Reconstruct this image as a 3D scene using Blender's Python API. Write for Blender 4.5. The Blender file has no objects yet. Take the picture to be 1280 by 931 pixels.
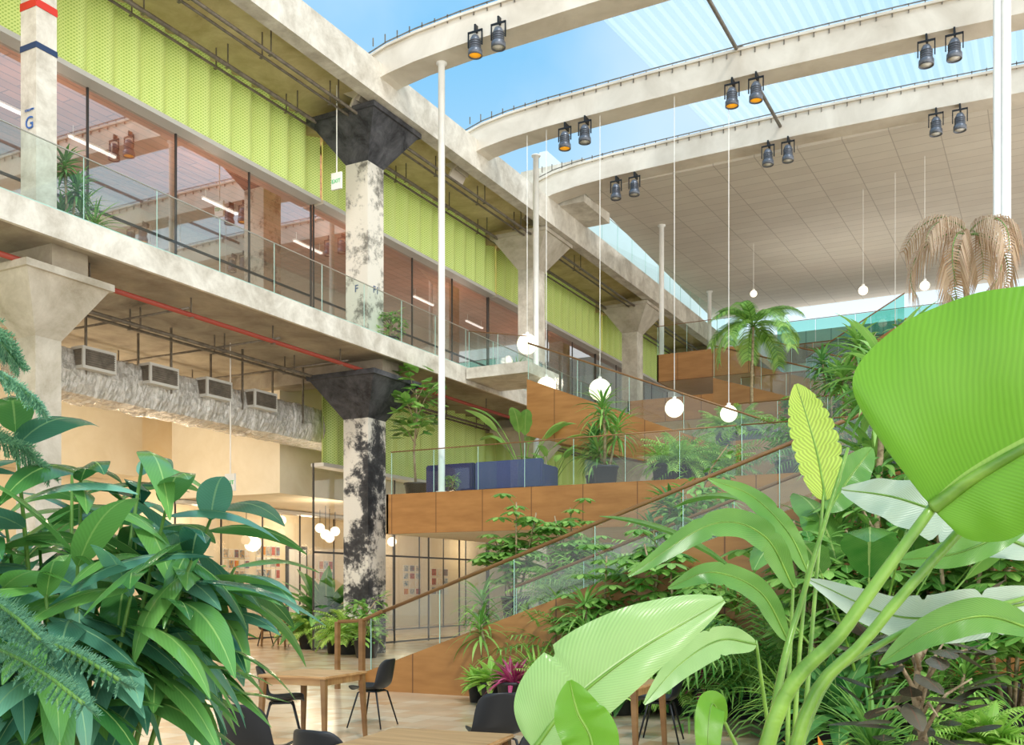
import bpy, math, random, bmesh
from mathutils import Vector, Matrix, noise
R=random.Random(7)
sc=bpy.context.scene
COL=sc.collection
F=1243.; CX=640.; HY=735.; CZ=1.65; c=.8829; s=.4695
pi=math.pi
# ---------- survey helpers: intersect sight lines with real planes ----------
def loc(px,py,d):
    r=(px-CX)/F*d
    return Vector((c*r-s*d, s*r+c*d, CZ+(HY-py)/F*d))
def flo(px,d,z=0.):
    v=loc(px,HY,d); v.z=z; return v
def onY(px,py,Y):
    k=(px-CX)/F; X=-Y*(s-c*k)/(c+s*k); d=-s*X+c*Y
    return Vector((X,Y,CZ+(HY-py)/F*d))
def onX(px,py,X):
    k=(px-CX)/F; Y=-X*(c+s*k)/(s-c*k); d=-s*X+c*Y
    return Vector((X,Y,CZ+(HY-py)/F*d))
# ---------- materials ----------
def srgb(h):
    h=h.lstrip('#'); r=[int(h[i:i+2],16)/255 for i in (0,2,4)]
    return tuple([(x/12.92 if x<=.04045 else ((x+.055)/1.055)**2.4) for x in r]+[1.])
def newmat(n):
    m=bpy.data.materials.new(n); m.use_nodes=True; nt=m.node_tree; nt.nodes.clear()
    o=nt.nodes.new('ShaderNodeOutputMaterial'); return m,nt,o
def N(nt,t,**k):
    n=nt.nodes.new(t)
    for a,b in k.items():
        if a in n.inputs: n.inputs[a].default_value=b
        else: setattr(n,a,b)
    return n
def M(name,col,col2=None,scale=3.,rough=.6,metal=0.,bump=0.,detail=4.,emit=0.,world=True,dist=.5,lo=.35,hi=.65,stain=None,nr=.62):
    m,nt,o=newmat(name); L=nt.links.new
    p=N(nt,'ShaderNodeBsdfPrincipled'); p.inputs['Roughness'].default_value=rough; p.inputs['Metallic'].default_value=metal
    L(p.outputs[0],o.inputs[0])
    c1=srgb(col)
    if col2 or bump:
        g=N(nt,'ShaderNodeNewGeometry') if world else N(nt,'ShaderNodeTexCoord')
        nz=N(nt,'ShaderNodeTexNoise'); nz.inputs['Scale'].default_value=scale; nz.inputs['Detail'].default_value=detail
        nz.inputs['Roughness'].default_value=nr; nz.inputs['Distortion'].default_value=dist
        L(g.outputs['Position' if world else 'Object'],nz.inputs['Vector'])
        if col2:
            r=N(nt,'ShaderNodeValToRGB'); r.color_ramp.elements[0].position=lo; r.color_ramp.elements[1].position=hi
            r.color_ramp.elements[0].color=c1; r.color_ramp.elements[1].color=srgb(col2)
            if stain:
                e=r.color_ramp.elements.new(max(0,lo-.1)); e.color=srgb(stain)
            L(nz.outputs['Fac'],r.inputs[0]); L(r.outputs[0],p.inputs['Base Color'])
            if emit: L(r.outputs[0],p.inputs['Emission Color'])
        if bump:
            b=N(nt,'ShaderNodeBump'); b.inputs['Strength'].default_value=bump; b.inputs['Distance'].default_value=.05
            L(nz.outputs['Fac'],b.inputs['Height']); L(b.outputs[0],p.inputs['Normal'])
    if not col2: p.inputs['Base Color'].default_value=c1
    if emit:
        if not col2: p.inputs['Emission Color'].default_value=c1
        p.inputs['Emission Strength'].default_value=emit
    return m
def glassmat(name,tint,base=.04,rough=0.02,refl='#ffffff',k=.6):
    m,nt,o=newmat(name); L=nt.links.new
    t=N(nt,'ShaderNodeBsdfTransparent'); t.inputs[0].default_value=srgb(tint)
    g=N(nt,'ShaderNodeBsdfGlossy'); g.inputs['Roughness'].default_value=rough; g.inputs[0].default_value=srgb(refl)
    f=N(nt,'ShaderNodeLayerWeight'); f.inputs[0].default_value=.5
    pw=N(nt,'ShaderNodeMath',operation='POWER'); L(f.outputs['Facing'],pw.inputs[0]); pw.inputs[1].default_value=4.
    a=N(nt,'ShaderNodeMath',operation='MULTIPLY_ADD'); L(pw.outputs[0],a.inputs[0]); a.inputs[1].default_value=k; a.inputs[2].default_value=base
    x=N(nt,'ShaderNodeMixShader'); L(a.outputs[0],x.inputs[0]); L(t.outputs[0],x.inputs[1]); L(g.outputs[0],x.inputs[2]); L(x.outputs[0],o.inputs[0])
    return m
def leafmat(name,c1,c2,rough=.35,trans=.32,vein=60.,veinamt=.12,rib='#cfe08a',nscale=2.5,bmp=.25):
    m,nt,o=newmat(name); L=nt.links.new
    uv=N(nt,'ShaderNodeUVMap'); sp=N(nt,'ShaderNodeSeparateXYZ'); L(uv.outputs[0],sp.inputs[0])
    g=N(nt,'ShaderNodeNewGeometry'); nz=N(nt,'ShaderNodeTexNoise'); nz.inputs['Scale'].default_value=nscale; L(g.outputs['Position'],nz.inputs['Vector'])
    oi=g.outputs['Random Per Island']
    a=N(nt,'ShaderNodeMath',operation='ADD'); L(nz.outputs['Fac'],a.inputs[0]); 
    a2=N(nt,'ShaderNodeMath',operation='MULTIPLY_ADD'); L(oi,a2.inputs[0]); a2.inputs[1].default_value=.9; a2.inputs[2].default_value=-.45
    L(a2.outputs[0],a.inputs[1]); a.use_clamp=True
    mx=N(nt,'ShaderNodeMix',data_type='RGBA'); mx.inputs[6].default_value=srgb(c1); mx.inputs[7].default_value=srgb(c2); L(a.outputs[0],mx.inputs[0])
    ab=N(nt,'ShaderNodeMath',operation='SUBTRACT'); L(sp.outputs[1],ab.inputs[0]); ab.inputs[1].default_value=.5
    ab2=N(nt,'ShaderNodeMath',operation='ABSOLUTE'); L(ab.outputs[0],ab2.inputs[0])
    vv=N(nt,'ShaderNodeMath',operation='MULTIPLY_ADD'); L(ab2.outputs[0],vv.inputs[0]); vv.inputs[1].default_value=-.45; L(sp.outputs[0],vv.inputs[2])
    nv=N(nt,'ShaderNodeTexNoise'); nv.inputs['Scale'].default_value=6.; L(g.outputs['Position'],nv.inputs['Vector'])
    vj=N(nt,'ShaderNodeMath',operation='MULTIPLY_ADD'); L(nv.outputs['Fac'],vj.inputs[0]); vj.inputs[1].default_value=.03; L(vv.outputs[0],vj.inputs[2])
    v2=N(nt,'ShaderNodeMath',operation='MULTIPLY'); L(vj.outputs[0],v2.inputs[0]); v2.inputs[1].default_value=vein*2*pi
    v3=N(nt,'ShaderNodeMath',operation='SINE'); L(v2.outputs[0],v3.inputs[0])
    v4=N(nt,'ShaderNodeMath',operation='MULTIPLY_ADD'); L(v3.outputs[0],v4.inputs[0]); v4.inputs[1].default_value=veinamt; v4.inputs[2].default_value=1.
    hs=N(nt,'ShaderNodeHueSaturation'); L(v4.outputs[0],hs.inputs['Value']); L(mx.outputs[2],hs.inputs['Color'])
    lt=N(nt,'ShaderNodeMath',operation='LESS_THAN'); L(ab2.outputs[0],lt.inputs[0]); lt.inputs[1].default_value=.028
    lm=N(nt,'ShaderNodeMath',operation='MULTIPLY'); L(lt.outputs[0],lm.inputs[0]); lm.inputs[1].default_value=.6
    m2=N(nt,'ShaderNodeMix',data_type='RGBA'); L(lm.outputs[0],m2.inputs[0]); L(hs.outputs[0],m2.inputs[6]); m2.inputs[7].default_value=srgb(rib)
    bp=N(nt,'ShaderNodeBump'); bp.inputs['Strength'].default_value=bmp; bp.inputs['Distance'].default_value=.004; L(v3.outputs[0],bp.inputs['Height'])
    p=N(nt,'ShaderNodeBsdfPrincipled'); p.inputs['Roughness'].default_value=rough; L(m2.outputs[2],p.inputs['Base Color']); L(bp.outputs[0],p.inputs['Normal'])
    t=N(nt,'ShaderNodeBsdfTranslucent'); L(m2.outputs[2],t.inputs[0])
    x=N(nt,'ShaderNodeMixShader'); x.inputs[0].default_value=trans; L(p.outputs[0],x.inputs[1]); L(t.outputs[0],x.inputs[2]); L(x.outputs[0],o.inputs[0])
    return m
def brickmat(name,ca,cb,cm,axes,bw,bh,mortar=.01,rough=.4,offset=.5,noise_amt=.35,metal=0.):
    m,nt,o=newmat(name); L=nt.links.new
    g=N(nt,'ShaderNodeNewGeometry'); sp=N(nt,'ShaderNodeSeparateXYZ'); L(g.outputs['Position'],sp.inputs[0])
    cb_=N(nt,'ShaderNodeCombineXYZ'); L(sp.outputs[axes[0]],cb_.inputs[0]); L(sp.outputs[axes[1]],cb_.inputs[1])
    b=N(nt,'ShaderNodeTexBrick'); L(cb_.outputs[0],b.inputs['Vector']); b.offset=offset
    b.inputs['Color1'].default_value=srgb(ca); b.inputs['Color2'].default_value=srgb(cb); b.inputs['Mortar'].default_value=srgb(cm)
    b.inputs['Scale'].default_value=1.; b.inputs['Mortar Size'].default_value=mortar; b.inputs['Brick Width'].default_value=bw; b.inputs['Row Height'].default_value=bh
    nz=N(nt,'ShaderNodeTexNoise'); nz.inputs['Scale'].default_value=1.3; nz.inputs['Detail'].default_value=8; L(g.outputs['Position'],nz.inputs['Vector'])
    k=N(nt,'ShaderNodeMath',operation='MULTIPLY_ADD'); L(nz.outputs['Fac'],k.inputs[0]); k.inputs[1].default_value=noise_amt*2; k.inputs[2].default_value=1-noise_amt
    hs=N(nt,'ShaderNodeHueSaturation'); L(b.outputs['Color'],hs.inputs['Color']); L(k.outputs[0],hs.inputs['Value'])
    p=N(nt,'ShaderNodeBsdfPrincipled'); p.inputs['Roughness'].default_value=rough; p.inputs['Metallic'].default_value=metal
    L(hs.outputs[0],p.inputs['Base Color']); L(p.outputs[0],o.inputs[0]); return m
def woodmat(name,ca,cb,panel=True,sc_=(1.,1.,5.),rough=.45):
    m,nt,o=newmat(name); L=nt.links.new
    g=N(nt,'ShaderNodeNewGeometry'); mp=N(nt,'ShaderNodeVectorMath',operation='MULTIPLY'); mp.inputs[1].default_value=sc_; L(g.outputs['Position'],mp.inputs[0])
    nz=N(nt,'ShaderNodeTexNoise'); nz.inputs['Scale'].default_value=1.6; nz.inputs['Detail'].default_value=6; L(mp.outputs[0],nz.inputs['Vector'])
    r=N(nt,'ShaderNodeValToRGB'); r.color_ramp.elements[0].position=.3; r.color_ramp.elements[1].position=.7
    r.color_ramp.elements[0].color=srgb(ca); r.color_ramp.elements[1].color=srgb(cb); L(nz.outputs['Fac'],r.inputs[0])
    p=N(nt,'ShaderNodeBsdfPrincipled'); p.inputs['Roughness'].default_value=rough; L(p.outputs[0],o.inputs[0])
    if panel:
        sp=N(nt,'ShaderNodeSeparateXYZ'); L(g.outputs['Position'],sp.inputs[0])
        a=N(nt,'ShaderNodeMath',operation='MULTIPLY'); L(sp.outputs[0],a.inputs[0]); a.inputs[1].default_value=.8
        f=N(nt,'ShaderNodeMath',operation='FRACT'); L(a.outputs[0],f.inputs[0])
        l=N(nt,'ShaderNodeMath',operation='LESS_THAN'); L(f.outputs[0],l.inputs[0]); l.inputs[1].default_value=.018
        mx=N(nt,'ShaderNodeMix',data_type='RGBA'); L(l.outputs[0],mx.inputs[0]); L(r.outputs[0],mx.inputs[6]); mx.inputs[7].default_value=srgb('#6a4420')
        L(mx.outputs[2],p.inputs['Base Color'])
    else: L(r.outputs[0],p.inputs['Base Color'])
    return m
def perfmat():
    m,nt,o=newmat('perforated_green'); L=nt.links.new
    g=N(nt,'ShaderNodeNewGeometry'); sp=N(nt,'ShaderNodeSeparateXYZ'); L(g.outputs['Position'],sp.inputs[0])
    def sn(src,k,ph=0):
        a=N(nt,'ShaderNodeMath',operation='MULTIPLY_ADD'); L(src,a.inputs[0]); a.inputs[1].default_value=k; a.inputs[2].default_value=ph
        b=N(nt,'ShaderNodeMath',operation='SINE'); L(a.outputs[0],b.inputs[0]); return b.outputs[0]
    yy=sn(sp.outputs[1],2*pi/.07); zz=sn(sp.outputs[2],2*pi/.07)
    x=N(nt,'ShaderNodeMath',operation='MULTIPLY'); L(yy,x.inputs[0]); L(zz,x.inputs[1])
    gt=N(nt,'ShaderNodeMath',operation='GREATER_THAN'); L(x.outputs[0],gt.inputs[0]); gt.inputs[1].default_value=.3
    mx=N(nt,'ShaderNodeMix',data_type='RGBA'); L(gt.outputs[0],mx.inputs[0]); mx.inputs[6].default_value=srgb('#dff29a'); mx.inputs[7].default_value=srgb('#aace62')
    p=N(nt,'ShaderNodeBsdfPrincipled'); p.inputs['Roughness'].default_value=.4; L(mx.outputs[2],p.inputs['Base Color'])
    t=N(nt,'ShaderNodeBsdfTranslucent'); L(mx.outputs[2],t.inputs[0]); xs=N(nt,'ShaderNodeMixShader'); xs.inputs[0].default_value=.12; L(p.outputs[0],xs.inputs[1]); L(t.outputs[0],xs.inputs[2]); L(xs.outputs[0],o.inputs[0]); return m
def ribbed():
    m,nt,o=newmat('translucent_ribbed_sheet'); L=nt.links.new
    g=N(nt,'ShaderNodeNewGeometry'); sp=N(nt,'ShaderNodeSeparateXYZ'); L(g.outputs['Position'],sp.inputs[0])
    a=N(nt,'ShaderNodeMath',operation='MULTIPLY'); L(sp.outputs[0],a.inputs[0]); a.inputs[1].default_value=2*pi/.2
    b=N(nt,'ShaderNodeMath',operation='SINE'); L(a.outputs[0],b.inputs[0])
    k=N(nt,'ShaderNodeMath',operation='MULTIPLY_ADD'); L(b.outputs[0],k.inputs[0]); k.inputs[1].default_value=.03; k.inputs[2].default_value=.42
    t=N(nt,'ShaderNodeBsdfTransparent'); d=N(nt,'ShaderNodeBsdfTranslucent'); d.inputs[0].default_value=srgb('#e6eff3')
    x=N(nt,'ShaderNodeMixShader'); L(k.outputs[0],x.inputs[0]); L(t.outputs[0],x.inputs[1]); L(d.outputs[0],x.inputs[2]); L(x.outputs[0],o.inputs[0]); return m

CONC=M('concrete','#a59b88','#d2cabb',1.1,.85,bump=.4,detail=13,dist=.3,stain='#6f6759',nr=.7)
CONCL=M('pale_concrete','#b3aa9a','#e6e0d3',1.4,.8,bump=.4,detail=13,dist=.3,stain='#746c5f',nr=.72)
SOFF=M('yellowish_concrete','#bda97a','#e2d2a6',.9,.85,bump=.3,detail=12,dist=.4,stain='#8a7850',nr=.68)
SOFG=M('grey_brown_concrete','#8b7f70','#b6ab97',.9,.85,bump=.3,detail=12,dist=.4,stain='#5f564a',nr=.68)
BLACKC=M('peeling_black_paint','#3a3a3c','#d2ccc0',1.25,.7,bump=.5,detail=15,dist=.15,lo=.455,hi=.53,stain='#1a1b1e',nr=.76)
CHIPW=M('chipped_white_paint','#8b867b','#dfd8ca',1.3,.8,bump=.4,detail=15,dist=.1,lo=.42,hi=.5,stain='#4a4741',nr=.76)
DARK=M('dark_paint','#1c1d22','#5a5a5e',2,.7,bump=.4,detail=12,nr=.7)
WHITE=M('white_paint','#e9e7e1','#f4f2ec',2,.5)
BEAMW=M('cream_steel','#c4b9a8','#e0d7c8',.7,.5,detail=10,stain='#a89c8a')
METAL=M('dark_metal','#26282b',rough=.4,metal=.5)
PIPE=M('grey_pipe','#665e53','#857c6f',5,.5,.3)
CORD=M('grey_cord','#c4c0b8',rough=.6)
REDP=M('red_pipe','#9c4132',rough=.5)
STEEL=M('brushed_steel','#b9b3a8',rough=.3,metal=.6)
FRAME=M('dark_frame','#3f3c39',rough=.4,metal=.3)
FRAMEL=M('light_frame','#cfcdc6',rough=.4,metal=.1)
GREEN=perfmat()
FLOOR=brickmat('floor_blocks','#dcc9ad','#c6a27c','#c9b596',(0,1),.34,.34,.012,.22,noise_amt=.35,offset=0.)
FLOOR2=brickmat('timber_deck','#bd9566','#a67a4c','#6a451f',(0,1),1.5,.14,.008,.4)
PANEL=brickmat('ceiling_panels','#d0c7b9','#d7cfc1','#b0a698',(0,1),1.25,.62,.014,.6,offset=.0,noise_amt=.08)
TERRA=brickmat('terracotta_planks','#cf9678','#bb8264','#8a5c44',(1,0),2.,.3,.02,.5,noise_amt=.35)
WOOD=woodmat('wood_panel','#93632f','#a8763e')
TWOOD=woodmat('table_wood','#ab7f50','#c99f6c',False,(1,14,1))
HRAIL=woodmat('handrail_wood','#75522f','#8f6a40',False)
CREAM=M('cream_plaster','#e6d9be','#efe4cd',1.1,.8)
WARMW=M('warm_wall','#ead9b6','#f1e4c8',1.,.8)
ROOMW=M('room_wall','#c4ae9c','#dcc9b6',.8,.8)
GLASS=glassmat('rail_glass','#e8f3ef',.05,k=.45)
GEDGE=M('glass_edge','#a9cfc2',rough=.2)
WGLASS=glassmat('window_glass','#b3aaa6',.34,k=.5)
SGLASS=glassmat('storefront_glass','#f0efec',.07,k=.5)
TEAL=glassmat('teal_glass','#a4dccf',.06)
BULB=M('globe_light','#fff3da',emit=1.5,rough=.4)
LINL=M('linear_light','#ffffff',emit=2.2)
FOIL=M('foil_wrap','#b9b6af','#f2f0ea',7,.25,.6,bump=1.,detail=12,nr=.7)
BLACKP=M('black_plastic','#1b1c20',rough=.42)
POTM=M('black_pot','#1e1f22','#2c2d31',5,.5)
SOIL=M('soil','#3a2a1c','#594230',20,.95,bump=.5)
BARK=M('bark','#8a7558','#bba785',14,.9,bump=.6)
STALK=M('green_stalk','#557f28','#86ad44',5,.3,bump=.2)
STALK2=M('leaf_stem','#4f7a2c','#6d963d',6,.5)
SOFA1=M('indigo_felt','#1f2350','#2a2f66',30,.9); SOFA2=M('slate_navy_felt','#434a78','#51598a',30,.9)
AMBER=M('amber_lens','#f0a21c',emit=.6,rough=.3)
LAMPB=M('lamp_body','#5a5e66','#70757e',4,.35,.4)
PALEW=brickmat('milky_glazing','#dfe9ec','#cfdfe4','#a9bcc2',(0,2),1.2,30,.03,.4,noise_amt=.08)
RIB=ribbed()
LG=leafmat('leaf_mid','#4a8c33','#aedb70'); LD=leafmat('leaf_dark','#377639','#85c16a',.3,.3)
LB=leafmat('leaf_bright','#88c044','#cdec7a'); LBL=leafmat('leaf_bluegreen','#46826a','#93c79a',.35,.25)
LN=leafmat('leaf_glossy','#2f6e38','#86c264',.12,.26,20,.04,'#b8dc80',bmp=.05); LNB=leafmat('leaf_glossy_bluegreen','#2c6852','#86c4a4',.12,.25,20,.04,'#b0d8a0',bmp=.05)
LY=leafmat('leaf_yellowgreen','#8fb834','#cfe36b',.35,.4,22,.22); LP=leafmat('leaf_tan','#a98363','#d9bda0'); LM=leafmat('leaf_magenta','#a0235c','#e0659a')
LR=leafmat('leaf_rubber','#3b3d32','#766d5a',.22,.1,30,.05,'#8a5a4a'); LO=leafmat('leaf_orange','#e8551a','#ffb428',.35,.4)
LHB=leafmat('big_leaf_bright','#4a8a16','#92cc42',.3,.48,60,.05,'#c8e67c',1.4,.12)
LHL=leafmat('big_leaf_light','#82b45c','#bbdc92',.25,.35,50,.05,'#dceeb4',4.,.15)
LHW=leafmat('big_leaf_pale','#9ab296','#d0ddca',.35,.3,45,.07,'#a6c87a',5.,.2)
LHG=leafmat('big_leaf_green','#3f8030','#88b858',.22,.35,40,.08,'#c5dd84',4.,.2)
# ---------- mesh builder ----------
class MB:
    def __init__(q): q.v=[];q.f=[];q.m=[];q.uv=[]
    def add(q,vs,fs,mat=0,uvs=None):
        b=len(q.v); q.v+= [Vector(v) for v in vs]; q.uv+= uvs if uvs else [(0.25,.25)]*len(vs)
        q.f+=[tuple(i+b for i in f) for f in fs]; q.m+=[mat]*len(fs)
    def box(q,x0,y0,z0,x1,y1,z1,mat=0):
        q.add([(x0,y0,z0),(x1,y0,z0),(x1,y1,z0),(x0,y1,z0),(x0,y0,z1),(x1,y0,z1),(x1,y1,z1),(x0,y1,z1)],
              [(0,3,2,1),(4,5,6,7),(0,1,5,4),(1,2,6,5),(2,3,7,6),(3,0,4,7)],mat)
    def tube(q,pts,rad,n=8,mat=0):
        pts=[Vector(p) for p in pts]
        if not hasattr(rad,'__len__'): rad=[rad]*len(pts)
        vs=[];fs=[]; up=None
        for i,p in enumerate(pts):
            t=(pts[min(i+1,len(pts)-1)]-pts[max(i-1,0)]); t=t.normalized() if t.length>1e-9 else Vector((0,0,1))
            if up is None: up=Vector((0,0,1)) if abs(t.z)<.9 else Vector((1,0,0))
            a=t.cross(up).normalized(); b=a.cross(t).normalized(); up=b
            for j in range(n):
                w=2*pi*j/n; vs.append(p+(a*math.cos(w)+b*math.sin(w))*rad[i])
        for i in range(len(pts)-1):
            for j in range(n):
                k=(j+1)%n; fs.append((i*n+j,i*n+k,(i+1)*n+k,(i+1)*n+j))
        fs.append(tuple(range(n-1,-1,-1))); e=(len(pts)-1)*n; fs.append(tuple(e+j for j in range(n)))
        q.add(vs,fs,mat)
    def lathe(q,prof,o=(0,0,0),n=20,mat=0):
        o=Vector(o); vs=[];fs=[]
        for r,z in prof:
            for j in range(n):
                w=2*pi*j/n; vs.append(o+Vector((r*math.cos(w),r*math.sin(w),z)))
        for i in range(len(prof)-1):
            for j in range(n):
                k=(j+1)%n; fs.append((i*n+j,i*n+k,(i+1)*n+k,(i+1)*n+j))
        if prof[0][0]>1e-4: fs.append(tuple(range(n-1,-1,-1)))
        if prof[-1][0]>1e-4: fs.append(tuple((len(prof)-1)*n+j for j in range(n)))
        q.add(vs,fs,mat)
    def prism(q,poly,y0,y1,mat=0):
        n=len(poly); vs=[(x,y0,z) for x,z in poly]+[(x,y1,z) for x,z in poly]
        fs=[tuple(range(n)),tuple(range(2*n-1,n-1,-1))]+[((i+1)%n,i,i+n,(i+1)%n+n) for i in range(n)]
        q.add(vs,fs,mat)
    def blade(q,sp,wf,side,fold=.2,cols=(-1,0,1),mat=0,wr=None,wave=0,nrm=None,curl=0):
        n=len(sp)-1; vs=[];uv=[];k=len(cols)
        for i,p in enumerate(sp):
            t=(sp[min(i+1,n)]-sp[max(i-1,0)]).normalized()
            if nrm is not None: sd=t.cross(nrm); sd=sd.normalized() if sd.length>1e-6 else side
            else: sd=(side-t*side.dot(t)).normalized()
            nn=sd.cross(t).normalized(); u=i/n; w=wf(u)
            for a in cols:
                ww=w*(wr if (wr and a>0) else 1.)
                h=fold*ww*abs(a)-curl*ww*abs(a)**3+ (wave*math.sin(u*31+a*2)*abs(a)*w if wave else 0)
                vs.append(p+sd*a*ww+nn*h); uv.append((u,.5+a*.5))
        fs=[(i*k+j,i*k+j+1,(i+1)*k+j+1,(i+1)*k+j) for i in range(n) for j in range(k-1)]
        q.add(vs,fs,mat,uv)
    def mesh(q,name,mats,origin=Vector((0,0,0)),smooth=False):
        me=bpy.data.meshes.new(name); me.from_pydata([v-origin for v in q.v],[],q.f)
        for m in mats: me.materials.append(m)
        me.polygons.foreach_set('material_index',q.m)
        if smooth: me.polygons.foreach_set('use_smooth',[True]*len(q.f))
        ul=me.uv_layers.new(name='UVMap'); li=[0]*len(me.loops); me.loops.foreach_get('vertex_index',li)
        fl=[]
        for i in li: fl+=list(q.uv[i])
        ul.data.foreach_set('uv',fl); me.update(); return me
def link(o): COL.objects.link(o); return o
def meta(o,label,cat,kind=None,group=None):
    if label: o['label']=label
    if cat: o['category']=cat
    if kind: o['kind']=kind
    if group: o['group']=group
    return o
def top(mb,name,mats,label,cat,kind=None,group=None,smooth=False,origin=None):
    if origin is None:
        xs=[v.x for v in mb.v];ys=[v.y for v in mb.v];zs=[v.z for v in mb.v]
        origin=Vector(((min(xs)+max(xs))/2,(min(ys)+max(ys))/2,min(zs)))
    o=link(bpy.data.objects.new(name,mb.mesh(name,mats,origin,smooth))); o.location=origin
    return meta(o,label,cat,kind,group)
def empty(name,l,label,cat,kind=None,group=None,rot=0,scale=1):
    e=link(bpy.data.objects.new(name,None)); e.location=l; e.rotation_euler=(0,0,rot); e.scale=(scale,)*3; e.empty_display_size=.2
    return meta(e,label,cat,kind,group)
def part(mb,name,mats,parent,smooth=False,label=None):
    o=link(bpy.data.objects.new(name,mb.mesh(name,mats,Vector(parent.location),smooth)))
    o.parent=parent
    if label: o['label']=label
    return o
def partm(me,name,parent):
    o=link(bpy.data.objects.new(name,me)); o.parent=parent; return o
def arc(b,az,el,L,droop,n=5):
    p=Vector(b); out=[p.copy()]
    for i in range(n):
        e=el-droop*((i+.5)/n); p=p+Vector((math.cos(e)*math.cos(az),math.cos(e)*math.sin(az),math.sin(e)))*(L/n); out.append(p.copy())
    return out
PR={'lance':lambda t:max(0.02,math.sin(pi*min(1,t**.75)))**.8,
    'strap':lambda t:(.55+.45*min(1,t*4))*min(1,(1-t)*2.2+.02),
    'ovate':lambda t:max(.02,math.sin(pi*t**.8))**.6,
    'paddle':lambda t:max(.04,math.sin(pi*min(1,t**.55)))**.55,
    'obov':lambda t:max(.05,math.sin(pi*min(1,t**1.5)))**.7}
def lf(mb,b,az,el,L,W,droop,prof='lance',n=5,fold=.25,mat=0,roll=0.):
    sp=arc(b,az,el,L,droop,n); pf=PR[prof]
    sd=Vector((-math.sin(az),math.cos(az),roll)).normalized()
    mb.blade(sp,lambda t:W*pf(t),sd,fold,mat=mat)
def frond(mb,b,az,el,L,droop,ll,lw,n=18,mat=0,sm=1,rr=.012,hang=.4):
    sp=arc(b,az,el,L,droop,10); mb.tube(sp,[rr*(1-.8*i/10) for i in range(11)],5,sm)
    for i in range(n):
        t=.12+.86*i/(n-1); f=t*10; k=min(9,int(f)); p=sp[k].lerp(sp[k+1],f-k); tg=(sp[k+1]-sp[k]).normalized()
        sd=Vector((-math.sin(az),math.cos(az),0)); l=ll*(.35+.65*math.sin(pi*(.15+.75*t)))
        for sg in (-1,1):
            d=(sd*sg+tg*.65+Vector((0,0,.1))).normalized(); e=[p,p+d*l*.5,p+d*l+Vector((0,0,-l*hang))]
            mb.blade(e,lambda u:lw*(1 if u<.6 else .15),tg,.1,cols=(-1,1),mat=mat)
# ---------- plants ----------
def potmb(r=.22,h=.38):
    m=MB(); m.lathe([(r*.72,0),(r*.78,.01),(r*.98,h*.9),(r*1.05,h*.9),(r*1.05,h),(r*.93,h),(r*.92,h*.88)],n=20,mat=0)
    m.lathe([(0.0,h*.89),(r*.93,h*.88)],n=20,mat=1); return m
PROTO={}
def reg(key,parts): PROTO[key]=[(n,mb.mesh(key+'_'+n,ms,smooth=True)) for n,mb,ms in parts]
def ringaz(i): return i*2.39996+R.uniform(-.2,.2)
def g_dracaena(key,h,mat,n=42,L=.62,W=.022,canes=3):
    st=MB();fo=MB()
    for q in range(canes):
        a=q*2.1+R.random(); hh=h*(1-.24*q); b=Vector((.06*math.cos(a),.06*math.sin(a),.3))
        tp=Vector((.2*math.cos(a),.2*math.sin(a),hh)); mid=b.lerp(tp,.5)+Vector((R.uniform(-.04,.04),R.uniform(-.04,.04),0)); st.tube([b,mid,tp],[.03,.025,.02],7)
        for i in range(n):
            u=i/n; p=tp+Vector((0,0,-.28*(1-u)))
            lf(fo,p,ringaz(i),-.1+1.35*u**1.2+R.uniform(-.15,.15),L*R.uniform(.75,1.05),W,1.2*(1-u*.5)+.3,'strap',6)
    reg(key,[('pot',potmb(),[POTM,SOIL]),('trunk',st,[BARK]),('foliage',fo,[mat])])
g_dracaena('dracaena',1.45,LG); g_dracaena('dracaena_b',1.7,LD,50,.5,.03,4); g_dracaena('yucca',1.0,LG,60,.8,.02,2); g_dracaena('corn',2.6,LG,60,.55,.035,4)
def g_ros(key,mat,n,L,W,pot=True,prof='strap',el0=.35,el1=1.45):
    fo=MB()
    for i in range(n):
        u=i/n; lf(fo,(0.03*math.cos(i),.03*math.sin(i),.34),ringaz(i),el0+(el1-el0)*u,L*R.uniform(.75,1.1),W,1.5-.7*u,prof,6)
    reg(key,[('pot',potmb(),[POTM,SOIL]),('foliage',fo,[mat])])
g_ros('spider',LB,70,.75,.02); g_ros('cordyline',LM,40,.5,.032,prof='lance'); g_ros('aglaonema',LB,46,.55,.07,prof='ovate'); g_ros('grassy',LG,90,1.,.016)
g_ros('darkbroad',LD,44,.75,.09,prof='ovate',el0=.2); g_ros('bromeliad',LO,26,.3,.024,el0=.7)
def g_fern(key,mat,n,L,ll):
    fo=MB()
    for i in range(n):
        u=i/n; frond(fo,(0,0,.34),ringaz(i),.35+1.05*u,L*R.uniform(.8,1.1),1.5-.4*u,ll,.014,16,0,1,.006)
    reg(key,[('pot',potmb(),[POTM,SOIL]),('fronds',fo,[mat,STALK2])])
g_fern('fern',LB,34,.8,.16); g_fern('areca',LG,26,1.7,.38)
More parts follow.
